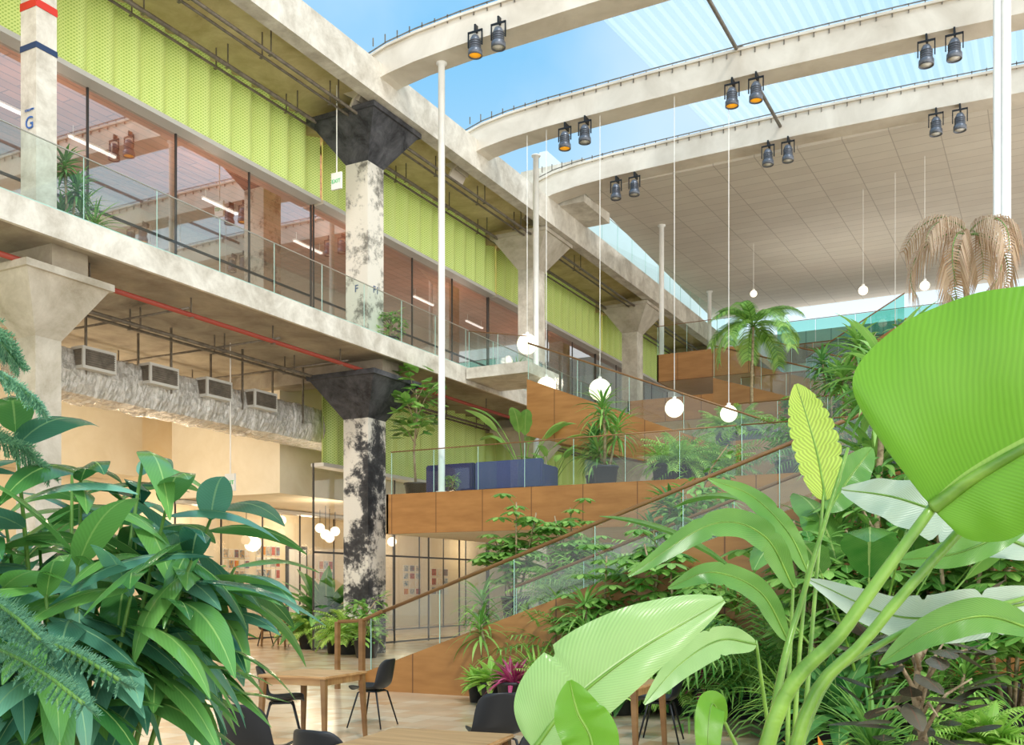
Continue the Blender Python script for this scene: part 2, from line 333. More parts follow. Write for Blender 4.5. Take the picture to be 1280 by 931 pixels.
def g_sch(key,h,mat,n=30):
    st=MB();fo=MB()
    for q in range(6):
        a=q*1.05+.3; tp=Vector((.34*math.cos(a),.34*math.sin(a),h*(1-.08*q))); b=Vector((.05*math.cos(a),.05*math.sin(a),.3))
        st.tube([b,b.lerp(tp,.5)+Vector((0,0,.05)),tp],[.018,.015,.01],6)
        for i in range(n//3):
            u=R.random(); p=b.lerp(tp,.3+.7*u); az=ringaz(i+q*3); L=R.uniform(.15,.36); pe=arc(p,az,R.uniform(.1,1.),L,.5,3); st.tube(pe,.005,4,1)
            e=pe[-1]
            for k in range(8): lf(fo,e,k*pi/4+az,.15,.21*R.uniform(.85,1.15),.042,.9,'obov',4)
    reg(key,[('pot',potmb(),[POTM,SOIL]),('stems',st,[BARK,STALK2]),('foliage',fo,[mat])])
g_sch('schefflera',1.75,LG,46)
def g_tree(key,h,mat,nl,L,W,prof,rad,cz,rz,droop=.9,tr=.04):
    st=MB();fo=MB(); tp=Vector((0,0,h*.8)); st.tube([(0,0,.3),(.04,.03,h*.35),(-.03,.02,h*.6),tp],[tr,tr*.8,tr*.65,tr*.4],8)
    br=[]
    for q in range(9):
        a=ringaz(q); b=Vector((0,0,h*(.4+.045*q))); e=b+Vector((math.cos(a)*rad*.8,math.sin(a)*rad*.8,rz*R.uniform(.1,.9))); 
        m=b.lerp(e,.5)+Vector((0,0,.1)); st.tube([b,m,e],[tr*.45,tr*.3,tr*.15],6); br.append((b,m,e))
    for i in range(nl):
        if R.random()<.5:
            b,m,e=br[R.randrange(9)]; t=R.uniform(.3,1.); p=(m.lerp(e,t*2-1) if t>.5 else b.lerp(m,t*2))+Vector((R.uniform(-.1,.1),R.uniform(-.1,.1),R.uniform(-.1,.1)))
        else:
            a=R.random()*2*pi; ph=math.acos(R.uniform(-1,1)); rr=R.uniform(.55,1.)
            p=Vector((rad*rr*math.sin(ph)*math.cos(a),rad*rr*math.sin(ph)*math.sin(a),cz+rz*rr*math.cos(ph)))
        az=math.atan2(p.y,p.x)+R.uniform(-.9,.9); lf(fo,p,az,R.uniform(-.3,.9),L*R.uniform(.7,1.15),W,droop,prof,4)
    reg(key,[('pot',potmb(.28,.42),[POTM,SOIL]),('trunk',st,[BARK]),('foliage',fo,[mat])])
g_tree('fiddle',3.3,LG,130,.4,.12,'obov',.55,2.45,1.,.5,.035)
g_tree('ficus',3.4,LD,480,.24,.035,'lance',.8,2.2,1.35)
g_tree('ficusb',2.2,LG,300,.22,.04,'ovate',.65,1.3,.9)
g_tree('bush',1.3,LG,240,.2,.045,'ovate',.5,.75,.5)
g_tree('rubber',1.5,LR,60,.3,.075,'ovate',.4,.95,.6,.5)
def g_palm(key,h,mat,n,L,droop,el1=1.3,ll=.5,lean=.05,tr=1.,el0=-.2,hang=.4,lw=.02,nl=28):
    st=MB();fo=MB(); tp=Vector((lean,0,h)); st.tube([(0,0,.2),(lean*.3,.02,h*.5),tp],[.09*tr,.065*tr,.05*tr],10)
    for i in range(n):
        u=i/n; frond(fo,tp,ringaz(i),el0+el1*u,L*R.uniform(.75,1.15),droop*R.uniform(.85,1.15),ll,lw,nl,0,1,.014,hang)
    reg(key,[('pot',potmb(.3,.4),[POTM,SOIL]),('trunk',st,[BARK]),('fronds',fo,[mat,STALK2])])
g_palm('palm',3.3,LG,15,1.7,1.9,1.4,.42,tr=.6,el0=.1,lw=.012,nl=46); g_palm('drypalm',2.6,LP,10,1.15,2.7,1.5,.26,hang=1.3,lw=.012,el0=-.1,nl=26,tr=.6)
def g_banana(key,mat,n,h):
    st=MB();fo=MB()
    for i in range(n):
        az=ringaz(i); el=1.15+R.uniform(-.1,.25); pe=arc((0,0,.3),az,el,h*R.uniform(.45,.62),.35,5); st.tube(pe,[.022,.02,.018,.015,.012,.01],6)
        e=pe[-1]; sp=arc(e,az,el-.25,h*.42,R.uniform(.8,1.7),10)
        fo.blade(sp,lambda t:.13*h/2*PR['ovate'](t)*(1-.12*(math.sin(t*40)>.7)),Vector((-math.sin(az),math.cos(az),0)),.25,cols=(-1,-.5,0,.5,1))
    reg(key,[('pot',potmb(.25,.4),[POTM,SOIL]),('stalks',st,[STALK]),('leaves',fo,[mat])])
g_banana('banana',LG,9,2.2); g_banana('bananatall',LHG,11,4.2)
INFO={'dracaena':('potted_dracaena','slim dracaena with arching strap leaves'),'dracaena_b':('potted_dracaena','dark dracaena with several canes'),
'yucca':('potted_yucca','spiky yucca with long narrow leaves'),'corn':('potted_dracaena','tall corn plant with glossy leaves'),
'spider':('potted_spider_plant','bright green strap-leaved potted plant'),'cordyline':('potted_cordyline','magenta-leaved cordyline in black pot'),
'aglaonema':('potted_foliage_plant','low bright broad-leaved potted plant'),'grassy':('potted_grass_plant','grassy arching plant in black pot'),
'darkbroad':('potted_foliage_plant','dark broad-leaved plant in black pot'),'bromeliad':('potted_bromeliad','orange-red bromeliad in small black pot'),
'fern':('potted_fern','light green fern in black pot'),'areca':('potted_palm','feathery areca palm in black pot'),
'schefflera':('potted_schefflera','umbrella plant with glossy palmate leaves'),'fiddle':('fiddle_leaf_fig','tall fiddle-leaf fig tree in pot'),
'ficus':('ficus_tree','dense dark green indoor ficus tree'),'ficusb':('ficus_tree','medium leafy indoor fig tree'),'bush':('potted_shrub','rounded leafy green shrub in pot'),
'rubber':('rubber_plant','dark burgundy rubber plant in pot'),'palm':('palm_tree','slender palm tree with feathery crown'),
'drypalm':('palm_tree','palm with drooping dried tan fronds'),'banana':('banana_plant','upright broad-leaved banana plant'),'bananatall':('banana_plant','tall bird of paradise with paddle leaves')}
def plant(key,p,scale=1.,rot=None,where=''):
    n,l=INFO[key]; rot=R.uniform(0,6.28) if rot is None else rot
    e=empty(n,p,(l+' '+where).strip(),'plant',rot=rot,scale=scale,group=l)
    for pn,me in PROTO[key]: partm(me,pn,e)
    return e
# ================= SHELL =================
m=MB(); m.box(-24.6,-3,-.3,6,50.4,0); top(m,'floor',[FLOOR],'warm beige block-paved floor','floor','structure')
XB=-24.6; XE=-14.
m=MB(); m.box(XB,-1,7.34,XE,50,7.72,0); m.box(-14.06,-1,7.28,XE+.02,50,7.74,1); top(m,'floor.001',[SOFG,CONCL],'upper gallery concrete slab with pale weathered edge','floor','structure')
m=MB(); m.box(XB,-1,13.78,XE,50,14.2,0); m.box(-14.35,-1,13.42,XE+.03,50,14.24,1); top(m,'ceiling',[SOFF,CONCL],'concrete roof slab with weathered edge beam','ceiling','structure')
m=MB(); m.box(XB-.2,-1,0,XB,50,7.4,0); m.box(XB-.2,-1,7.4,XB,50,14.2,1); top(m,'wall_left',[WARMW,ROOMW],'warm cream rear wall','wall','structure')
m=MB(); m.box(-24.6,50,0,6,50.3,14.3); top(m,'wall_back',[PALEW],'milky glazed end wall','wall','structure')
m=MB(); m.box(-24.4,-1,13.3,-17.1,50,13.36); top(m,'ceiling.001',[TERRA],'terracotta plank ceiling of upper rooms','ceiling','structure')
m=MB(); m.box(-22,20.6,4.2,-18,50,7.33); top(m,'wall_bulkhead',[CREAM],'cream plaster bulkhead above meeting rooms','wall','structure')
m=MB(); m.box(-24.5,12.0,4.9,-23.2,20.6,7.33); top(m,'wall_inner',[CREAM],'cream plaster upper wall','wall','structure')
m=MB(); m.add([(-13.0,29.4,14.42),(6,29.4,14.42),(6,50,15.5),(-14.9,50,15.5),(-13.0,29.4,14.6),(6,29.4,14.6),(6,50,15.7),(-14.9,50,15.7)],
 [(0,3,2,1),(4,5,6,7),(0,1,5,4),(1,2,6,5),(2,3,7,6),(3,0,4,7)]); top(m,'ceiling.002',[PANEL],'suspended perforated metal panel ceiling','ceiling','structure')
A=onX(358,682,-24.55); B=onX(384,682,-24.55)
m=MB(); m.box(-24.6,A.y,0,-24.54,B.y,A.z,0); m.box(-24.56,A.y+.12,.02,-24.5,B.y-.12,A.z-.12,1); m.box(-24.5,B.y-.35,1.0,-24.44,B.y-.3,1.15,2)
top(m,'door_1',[FRAME,WHITE,STEEL],'white door in dark frame on the cream wall','door','structure')
colY=[1.9,11.27,20.6,30.0,39.4,48.8]
for zz,mt in ((7.34,SOFG),(13.78,SOFF)):
    for y in colY[1:]:
        m=MB(); m.box(-24.4,y-.35,zz-.38,-14.4,y+.35,zz+.01); top(m,'ceiling_beam',[mt],'rough concrete cross beam under the slab','beam','structure',group='concrete cross beams')
def frus(mb,x,y,z0,z1,a,b,mat=0):
    mb.add([(x-a,y-a,z0),(x+a,y-a,z0),(x+a,y+a,z0),(x-a,y+a,z0),(x-b,y-b,z1),(x+b,y-b,z1),(x+b,y+b,z1),(x-b,y+b,z1)],[(0,3,2,1),(4,5,6,7),(0,1,5,4),(1,2,6,5),(2,3,7,6),(3,0,4,7)],mat)
XC=-15.2
def text(body,l,size,mat,parent,rot=(pi/2,0,pi/2)):
    cu=bpy.data.curves.new('t','FONT'); cu.body=body; cu.size=size; cu.align_x='CENTER'; cu.extrude=.004
    t=link(bpy.data.objects.new('t',cu)); bpy.context.view_layer.update()
    me=bpy.data.meshes.new_from_object(t.evaluated_get(bpy.context.evaluated_depsgraph_get())); me.materials.clear(); me.materials.append(mat)
    bpy.data.objects.remove(t)
    o=link(bpy.data.objects.new('lettering',me)); o.parent=parent; o.location=Vector(l)-Vector(parent.location); o.rotation_euler=rot; return o
NAVY=M('navy_paint','#22385c',rough=.6); REDM=M('red_paint','#c9301f',rough=.6); GRN=M('exit_green','#27a35a',emit=.5); GREYT=M('grey_letter','#5c6d8c'); BLUET=M('sign_blue','#2f62a8')
for i,y in enumerate(colY[1:]):
    for lev,(z0,zt) in enumerate(((0,6.96),(7.72,13.4))):
        blk=(i==1)
        e=empty('concrete_column',(XC,y,z0),('square concrete column with peeling black paint and flared capital' if blk else 'pale weathered concrete column with flared capital'),'column',group='atrium columns')
        a=(.25,.2)[lev] if i==0 else (.38,.34)[lev]; bb=.8 if i==0 else .98
        m=MB(); m.box(XC-a,y-a,z0,XC+a,y+a,zt-1.05,0); part(m,'shaft',[BLACKC if (blk and lev==0) else (CHIPW if blk else (CONCL if lev else CONC))],e)
        m=MB(); frus(m,XC,y,zt-1.05,zt-.12,a,bb); m.box(XC-bb-.06,y-bb-.06,zt-.12,XC+bb+.06,y+bb+.06,zt-.001); part(m,'capital',[DARK if blk else CONC],e)
        if lev==1 and i==0:
            m=MB(); m.box(XC-a-.01,y-a-.01,11.5,XC+a+.01,y+a+.01,11.63); part(m,'red_band',[REDM],e)
            m=MB(); m.box(XC-a-.01,y-a-.01,10.8,XC+a+.01,y+a+.01,10.9); part(m,'navy_band',[NAVY],e)
            text('G',(XC+.04,y-a-.012,9.45),.3,BLUET,e,(pi/2,0,0)); text('COLUMN',(XC+.04,y-a-.012,9.75),.055,BLUET,e,(pi/2,0,0))
        if lev==1 and i in(1,2):
            text('F1' if i==1 else '16',(XC+a+.01,y,9.1),.26,GREYT,e); text('F' if i==1 else '1',(XC,y-a-.012,9.1),.26,GREYT,e,(pi/2,0,0))
XG=-16.9
def glazing(n,y0,y1,z0,z1,step,X=XG,tr=None,label='dark-framed window wall of upper gallery room',g=None):
    m=MB(); m.add([(X,y0,z0),(X,y1,z0),(X,y1,z1),(X,y0,z1)],[(0,1,2,3)],0)
    k=max(1,round((y1-y0)/step)); st=(y1-y0)/k
    for i in range(k+1): m.box(X-.02,y0+i*st-.02,z0,X+.02,y0+i*st+.02,z1,1)
    for z in [z0+.05]+( [tr] if tr else []): m.box(X-.02,y0,z-.025,X+.02,y1,z+.025,1)
    m.box(X-.08,y0,z1-.1,X+.34,y1,z1,2)
    return top(m,'window_%d'%n,[g or WGLASS,FRAME,FRAMEL],label,'window','structure')
def corrug(y0,y1,z0,z1,X):
    m=MB(); P=.66; n=int((y1-y0)/P*8); vs=[];fs=[]
    for i in range(n+1):
        y=y0+(y1-y0)*i/n; x=X+.17+.13*math.cos(2*pi*i/8+.3)
        vs+=[(x,y,z0),(x,y,z1)]
    for i in range(n): fs.append((2*i,2*i+2,2*i+3,2*i+1))
    m.add(vs,fs); top(m,'corrugated_panel',[GREEN],'lime green perforated corrugated metal screen above glazing','panel',group='green corrugated screens',smooth=True)
wn=1
for i in range(5):
    y0=colY[i]+.05; y1=colY[i+1]-.05
    glazing(wn,y0,y1,7.73,11.8,2.3,tr=9.3); wn+=1
    corrug(y0,y1,11.8,13.77,XG+.02)
    if i!=1:
        corrug(y0,y1,4.95,7.33,XG+.02)
        glazing(wn,y0,y1,0.01,4.94,1.9,tr=2.6,label='dark-framed storefront glazing at ground level',g=SGLASS); wn+=1
glazing(wn,20.7,49.8,0.01,4.18,1.8,X=-21.98,label='glass partition of warm-lit meeting rooms',g=SGLASS); wn+=1
for y in (4,8,12.5,15,17.5,22,26,33,37):
    for x in (-19,-21.5):
        m=MB(); m.box(x-.04,y-.7,12.95,x+.04,y+.7,13.0,0); m.box(x-.05,y-.72,13.0,x+.05,y+.72,13.04,1)
        m.box(x-.01,y-.6,13.04,x+.01,y-.58,13.3,1); m.box(x-.01,y+.58,13.04,x+.01,y+.6,13.3,1)
        top(m,'linear_light',[LINL,WHITE],'white linear pendant light in the upper room','lamp',group='linear lights')
def railing(y0,y1,z,X,group,n=6):
    e=empty('glass_railing',(X,(y0+y1)/2,z),'frameless glass balustrade along the slab edge','railing',group=group)
    st=(y1-y0)/n
    for i in range(n):
        a=y0+i*st+.01; b=y0+(i+1)*st-.01
        m=MB(); m.add([(X,a,z),(X,b,z),(X,b,z+1.08),(X,a,z+1.08)],[(0,1,2,3)],0); m.box(X-.008,a-.004,z,X+.008,a+.002,z+1.08,1); m.box(X-.02,a,z,X+.02,b,z+.05,1)
        part(m,'glass_panel',[GLASS,GEDGE],e)
    m=MB(); m.box(X-.012,y0,z+1.08,X+.012,y1,z+1.095); part(m,'handrail',[STEEL],e)
for i in range(5): railing(colY[i],colY[i+1],7.74,-14.08,'gallery glass balustrades')
railing(32,41,14.24,-14.1,'roof terrace balustrades'); railing(41,49.5,14.24,-14.1,'roof terrace balustrades')
m=MB(); m.box(-15.4,29.6,14.2,-13.1,31.8,15.6); top(m,'wall_parapet',[CONCL],'pale plastered wall block at roof edge','wall','structure')
m=MB(); m.box(-15.8,31.8,14.2,-15.5,50,17.2); top(m,'wall_terrace',[PALEW],'milky glazed wall of the roof terrace','wall','structure')
def pipe(pts,r,mat,label,grp,hang=None):
    e=empty('ceiling_pipe',Vector(pts[0]),label,'pipe',group=grp)
    m=MB(); m.tube(pts,r,8); part(m,'pipe_run',[mat],e,True)
    if hang:
        y=11.9
        while y<34: 
            m=MB(); m.box(pts[0][0]-.012,y-.012,pts[0][2],pts[0][0]+.012,y+.012,hang); m.box(pts[0][0]-.06,y-.03,pts[0][2]-r-.01,pts[0][0]+.06,y+.03,pts[0][2]-r+.005); y+=2.35
            part(m,'hanger',[PIPE],e)
for x,z,r,mt in ((-14.75,13.25,.04,PIPE),(-15.0,13.25,.03,PIPE),(-16.0,13.3,.05,PIPE),(-16.35,13.35,.03,PIPE)): pipe([(x,0,z),(x,49,z)],r,mt,'thin conduit run under the roof slab','roof conduits',13.78)
pipe([(-14.7,0,7.0),(-14.7,49,7.0)],.05,REDP,'red sprinkler pipe under the gallery slab','sprinkler pipes',7.34)
for x,z,r in ((-16.1,6.95,.04),(-16.4,6.95,.03),(-19.5,6.9,.06),(-20.5,6.9,.04)): pipe([(x,0,z),(x,49,z)],r,PIPE,'grey conduit under the gallery slab','gallery conduits',7.34)
for y in (14,16.6,19): pipe([(-22,y,7.05),(-14.5,y,7.05)],.025,PIPE,'thin cross conduit under the gallery slab','cross conduits')
e=empty('air_duct',(-17.3,17.5,5.9),'silver foil-wrapped round air duct with supply grilles','duct')
m=MB(); n=32; vs=[];fs=[]; K=200
for i in range(K+1):
    y=12.4+(21.5-12.4)*i/K; sq=.5*(1+.05*(math.sin(y*2*pi/1.5)>.93))
    for j in range(n):
        w=2*pi*j/n; cw,sw=math.cos(w),math.sin(w); rr=sq*(1/max(abs(cw),abs(sw)))**.5
        p=Vector((-17.3+rr*cw,y,5.93+rr*sw)); d=noise.noise(p*2.5)*.04+abs(noise.noise(p*6))*.05+noise.noise(p*18)*.02; vs.append(p+Vector((cw,0,sw))*d)
for i in range(K):
    for j in range(n): k=(j+1)%n; fs.append((i*n+j,i*n+k,(i+1)*n+k,(i+1)*n+j))
fs+= [tuple(range(n)),tuple(K*n+n-1-j for j in range(n))]; m.add(vs,fs); part(m,'duct_body',[FOIL],e,False)
for px in (120,201,270,328):
    y=onX(px,460,-16.7).y; m=MB(); x=-16.62
    m.box(x-.3,y-.4,5.98,x+.04,y+.4,6.42,0); m.box(x+.04,y-.34,6.04,x+.05,y+.34,6.36,2)
    for k in range(7): m.box(x+.045,y-.34,6.05+k*.045,x+.075,y+.34,6.065+k*.045,1)
    m.box(x-.25,y-.406,6.04,x,y-.4,6.36,2)
    for k in range(7): m.box(x-.25,y-.42,6.05+k*.045,x,y-.405,6.065+k*.045,1)
    part(m,'supply_grille',[FRAMEL,PIPE,PIPE],e)
m=MB()
for y in (13.5,15.7,17.9,20.1): m.box(-17.83,y-.02,5.9,-17.79,y+.02,7.34); m.box(-16.81,y-.02,5.9,-16.77,y+.02,7.34)
part(m,'hanger_rods',[PIPE],e)
for px,py0,py1,X in ((421,100,216,-15.0),(288,415,592,-16.6)):
    p=onX(px,py1,X); t=13.78 if X>-16 else 7.34
    e=empty('exit_sign',p,'small hanging exit sign on a thin rod','sign',group='hanging exit signs')
    m=MB(); m.tube([p,(p.x,p.y,t)],.014,6); part(m,'rod',[WHITE],e)
    m=MB(); m.box(p.x-.15,p.y-.025,p.z-.4,p.x+.15,p.y+.025,p.z); part(m,'sign_box',[WHITE],e)
    text('EXIT',(p.x,p.y-.03,p.z-.25),.13,GRN,e,(pi/2,0,0))
def sweep(mb,path,y0,y1,hf,mat=0):
    vs=[];fs=[]
    for i,(x,z) in enumerate(path):
        a=path[max(i-1,0)]; b=path[min(i+1,len(path)-1)]; t=Vector((b[0]-a[0],0,b[1]-a[1])).normalized(); nn=Vector((-t.z,0,t.x))*hf
        P=Vector((x,0,z)); 
        for yy,sg in ((y0,-1),(y1,-1),(y1,1),(y0,1)): q=P+nn*sg; q.y=yy; vs.append(q)
    for i in range(len(path)-1):
        for j in range(4): k=(j+1)%4; fs.append((i*4+j,i*4+k,(i+1)*4+k,(i+1)*4+j))
    e=(len(path)-1)*4; fs+= [(3,2,1,0),(e,e+1,e+2,e+3)]; mb.add(vs,fs,mat)
for Y,zc in ((19.9,14.4),(24.5,14.42),(29.1,14.75)):
    path=[(-14.9,zc-.75),(-14.75,zc-.5),(-14.4,zc-.28),(-13.8,zc-.12),(-13,zc-.02),(-11.8,zc+.05),(-9,zc+.1),(-6,zc+.12),(-3,zc+.08),(0,zc),(3,zc-.1),(6,zc-.2)]
    e=empty('roof_beam',(-5,Y,zc-.5),'cream painted curved steel roof girder','beam',group='curved roof girders')
    m=MB(); sweep(m,path,Y-.3,Y+.3,.3); part(m,'girder_web',[BEAMW],e)
    m=MB(); sweep(m,[(x,z-.33) for x,z in path],Y-.36,Y+.36,.03); sweep(m,[(x,z+.33) for x,z in path],Y-.36,Y+.36,.03); part(m,'girder_flanges',[BEAMW],e)
    m=MB(); sweep(m,[(x,z+.43) for x,z in path[2:]],Y-.33,Y-.31,.012)
    x=-14.2
    while x<6: m.box(x-.012,Y-.33,zc+.3,x+.012,Y-.31,zc+.5); x+=.35
    part(m,'cable_rail',[PIPE],e)
m=MB(); m.tube([(-6.6,13,14.9),(-6.6,29,14.9)],.05,8); m.tube([(-6.6,24.5,14.9),(-6.6,24.5,15.1)],.09,8); top(m,'tie_rod',[PIPE],'dark steel tie rod between roof girders','rod',smooth=True)
m=MB(); n=200; vs=[];fs=[]
for i in range(n+1):
    x=-9.5+15.5*i/n; z=16.2+.02*math.sin(i*pi/2); vs+=[(x,22.5,z-.6),(x,38,z+1.2)]
for i in range(n): fs.append((2*i,2*i+2,2*i+3,2*i+1))
m.add(vs,fs)
top(m,'skylight_sheet',[RIB,WHITE],'translucent white ribbed roof sheet above glass roof','roof sheet','structure')
for px,py,Y,amb in ((594,58,19.5,1),(623,48,19.5,0),(706,176,24.1,1),(731,168,24.1,0),(915,122,24.1,1),(945,115,24.1,1),(1158,70,24.1,0),(1193,62,24.1,0),(770,240,28.7,0),(793,235,28.7,0),(960,197,28.7,0),(985,192,28.7,0),(1170,158,28.7,0),(1200,153,28.7,0)):
    p=onY(px,py,Y); x,y,z=p
    e=empty('spotlight',p,'grey theatre spotlight with '+('amber' if amb else 'clear')+' lens hung from girder','lamp',group='girder spotlights')
    m=MB(); m.lathe([(0,.24),(.08,.23),(.12,.15),(.12,-.05),(.165,-.1),(.165,-.22),(.145,-.22),(.14,-.15)],p,16); 
    for k in range(4): m.lathe([(.13,.12-k*.05),(.14,.11-k*.05),(.13,.1-k*.05)],p,16)
    part(m,'housing',[LAMPB],e,True)
    m=MB(); m.lathe([(.0,-.2),(.14,-.19),(.14,-.17)],p,16); part(m,'lens',[AMBER if amb else WHITE],e,True)
    m=MB(); m.box(x-.19,y-.015,z,x-.165,y+.015,z+.34); m.box(x+.165,y-.015,z,x+.19,y+.015,z+.34); m.box(x-.19,y-.015,z+.32,x+.19,y+.015,z+.36); m.box(x-.02,y-.02,z+.34,x+.02,y+.25,z+.5); part(m,'yoke',[METAL],e)
for px,Y,z0,z1,r in ((552,19.95,3.9,14.05,.08),(670,26.2,3.9,14.4,.085),(827,34,9.9,14.66,.09),(887,44,9,15.1,.09),(1246,18.4,3.9,17,.055),(1257,18.9,3.9,17,.085)):
    p=onY(px,500,Y); m=MB(); m.lathe([(r*1.8,z0),(r*1.8,z0+.03),(r,z0+.04),(r,z1-.05),(r*1.6,z1-.04),(r*1.6,z1)],(p.x,p.y,0),14); top(m,'steel_pole',[WHITE],'slender white round steel post','post',smooth=True,group='white steel posts')
for px,py,Y,r,zt in ((659,430,24.3,.28,14.1),(683,483,24.3,.26,14.1),(750,487,24.3,.29,14.15),(843,510,24.3,.24,14.2),(911,517,24.3,.21,14.2),(942,367,38,.13,14.85),(1079,363,34,.15,14.65),(1156,357,32,.14,14.55),(1119,430,33,.14,14.6)):
    p=onY(px,py,Y); e=empty('globe_pendant',p,'white glowing glass globe pendant on a thin cord','lamp',group='globe pendants')
    m=MB(); m.lathe([(max(.001,r*math.sin(pi*k/14)),-r*math.cos(pi*k/14)) for k in range(15)],p,22); part(m,'globe',[BULB],e,True)
    m=MB(); m.tube([(p.x,p.y,p.z+r),(p.x,p.y,zt)],.009,5); m.lathe([(.05,r-.02),(.05,r+.05),(.01,r+.06)],p,10); part(m,'cord',[WHITE],e)
for px,py,X in ((308,663,-20.5),(400,660,-20.8),(407,668,-19.5),(419,664,-20.8),(412,672,-20.2),(490,677,-19.8),(352,650,-23)):
    p=onX(px,py,X); r=.16; e=empty('globe_pendant',p,'small warm globe pendant in the ground floor lounge','lamp',group='small lounge globes')
    m=MB(); m.lathe([(max(.001,r*math.sin(pi*k/12)),-r*math.cos(pi*k/12)) for k in range(13)],p,18); part(m,'globe',[BULB],e,True)
    m=MB(); m.tube([(p.x,p.y,p.z+r),(p.x,p.y,4.2 if p.y>20.6 else 7.3)],.01,5); part(m,'cord',[METAL],e)
pc=['#c65b3c','#e8e2d4','#6b7f8c','#d9a441','#efe9dc','#8a3f33','#3f6f8f','#e7c9a0']
pm=[M('poster_%d'%i,a,pc[(i+3)%8],9,.7,detail=2) for i,a in enumerate(pc)]
for (a,b,y0,y1,cn,rn) in ((322,352,682,768,5,6),(280,314,686,752,5,5),(505,528,706,744,3,4),(400,418,700,740,3,3),(387,397,692,742,2,3),(540,562,710,744,3,3)):
    A=onX(a,y1,-24.5); B=onX(b,y0,-24.5)
    for i in range(cn):
        for j in range(rn):
            yy=A.y+(B.y-A.y)*(i+.5)/cn; zz=A.z+(B.z-A.z)*(j+.5)/rn; w=(B.y-A.y)/cn*.4; h=abs(B.z-A.z)/rn*.42; k=R.randrange(8)
            m=MB(); m.box(-24.59,yy-w,zz-h,-24.56,yy+w,zz+h,0); m.box(-24.565,yy-w*.85,zz-h*.85,-24.55,yy+w*.85,zz+h*.85,1); top(m,'poster',[WHITE,pm[k]],'small printed poster pinned on the cream wall','poster',group='pinned wall posters')
# ================= TERRACES AND STAIRS =================
def terrace(name,x0,x1,y0,y1,z0,z1,label):
    m=MB(); m.box(x0,y0,z0,x1,y0+.08,z1,0); m.box(x0,y0,z0,x0+.06,y1,z1,0); m.box(x0+.06,y0+.08,z1-.25,x1,y1,z1-.02,1); m.box(x0+.06,y0+.08,z0,x1,y1,z0+.04,2); top(m,name,[WOOD,FLOOR2,CREAM],label,'platform')
terrace('landing_platform',-13.9,3,19.7,26.4,2.95,3.9,'cantilevered landing with golden wood fascia')
terrace('terrace_platform',-7.6,3,27,31,4.5,5.7,'timber-clad planting terrace beside the landing')
terrace('terrace_platform',-8.4,3,31.2,34,6.3,7.3,'timber-clad planting terrace above the landing')
terrace('terrace_platform',-12,-8.7,33.5,38,8.95,9.9,'timber-clad upper terrace band')
terrace('terrace_platform',-12.6,-8.9,32.2,38,7.3,8.1,'timber-clad stepped terrace band')
terrace('terrace_platform',-9,3,38,42,9.0,9.8,'timber-clad upper terrace with teal glass edge')
terrace('terrace_platform',-10,3,43,49,11.2,12.,'timber-clad top terrace with teal glass edge')
m=MB(); m.box(.8,13.1,3.5,3,19.7,3.9); top(m,'stair_landing',[WOOD],'wood-clad landing at top of the first flight','platform')
m=MB(); m.box(-8.5,15.8,0,.6,19.6,1.0,0); m.box(-8.4,15.9,1.0,.5,19.5,1.02,1); top(m,'planting_bed',[WOOD,SOIL],'raised timber planting bed behind the stair','planter')
def hx(px,Y): return onY(px,500,Y).x
def glassrailX(x0,z0,x1,z1,Y,h,n,label,parentobj=None,base=.0,tint=None,rr=.014):
    e=parentobj or empty('glass_balustrade',((x0+x1)/2,Y,min(z0,z1)),label,'railing')
    for i in range(n):
        a=x0+(x1-x0)*i/n+.015; b=x0+(x1-x0)*(i+1)/n-.015; za=z0+(z1-z0)*i/n; zb=z0+(z1-z0)*(i+1)/n
        m=MB(); m.add([(a,Y,za+base),(b,Y,zb+base),(b,Y,zb+h),(a,Y,za+h)],[(0,1,2,3)],0); m.box(a-.006,Y-.008,za,a+.004,Y+.008,za+h,1); part(m,'glass_panel',[tint or GLASS,GEDGE],e)
    m=MB(); m.tube([(x0,Y-.0,z0+h+.02),(x1,Y,z1+h+.02)],rr,8); part(m,'handrail',[HRAIL],e,True)
    return e
X0,X1=-9.7,.9; SL=.351
e=empty('staircase',((X0+X1)/2,14.2,0),'broad wood-clad staircase with glass sides and timber handrails','staircase')
zt=lambda x:.28+SL*(x-X0)
for Y in (13.1,15.5):
    m=MB(); m.prism([(X0,0),(X1,0),(X1,zt(X1)),(X0,zt(X0))],Y,Y+.12); part(m,'side_wall',[WOOD],e)
m=MB(); nst=22
for i in range(nst):
    a=X0+.1+(X1-X0-.1)*i/nst; b=X0+.1+(X1-X0-.1)*(i+1)/nst; z=SL*(a-X0)+.12; m.box(a,13.22,max(0,z-.3),b+.02,15.5,z,0)
part(m,'treads',[FLOOR2],e)
glassrailX(X0+.1,zt(X0+.1),X1,zt(X1),13.16,.85,8,'',e,rr=.03); glassrailX(X0+1.5,zt(X0+1.5),X1,zt(X1),15.56,.85,7,'',e,rr=.028)
m=MB(); m.box(X0-.02,13.0,0,X0+.06,13.08,1.15); m.box(X0-.5,13.0,0,X0-.44,13.08,1.1); m.tube([(X0-.46,13.05,1.1),(X0+.03,13.05,1.13),(X0+.4,13.05,1.28)],.03,8); part(m,'newel_post',[HRAIL],e)
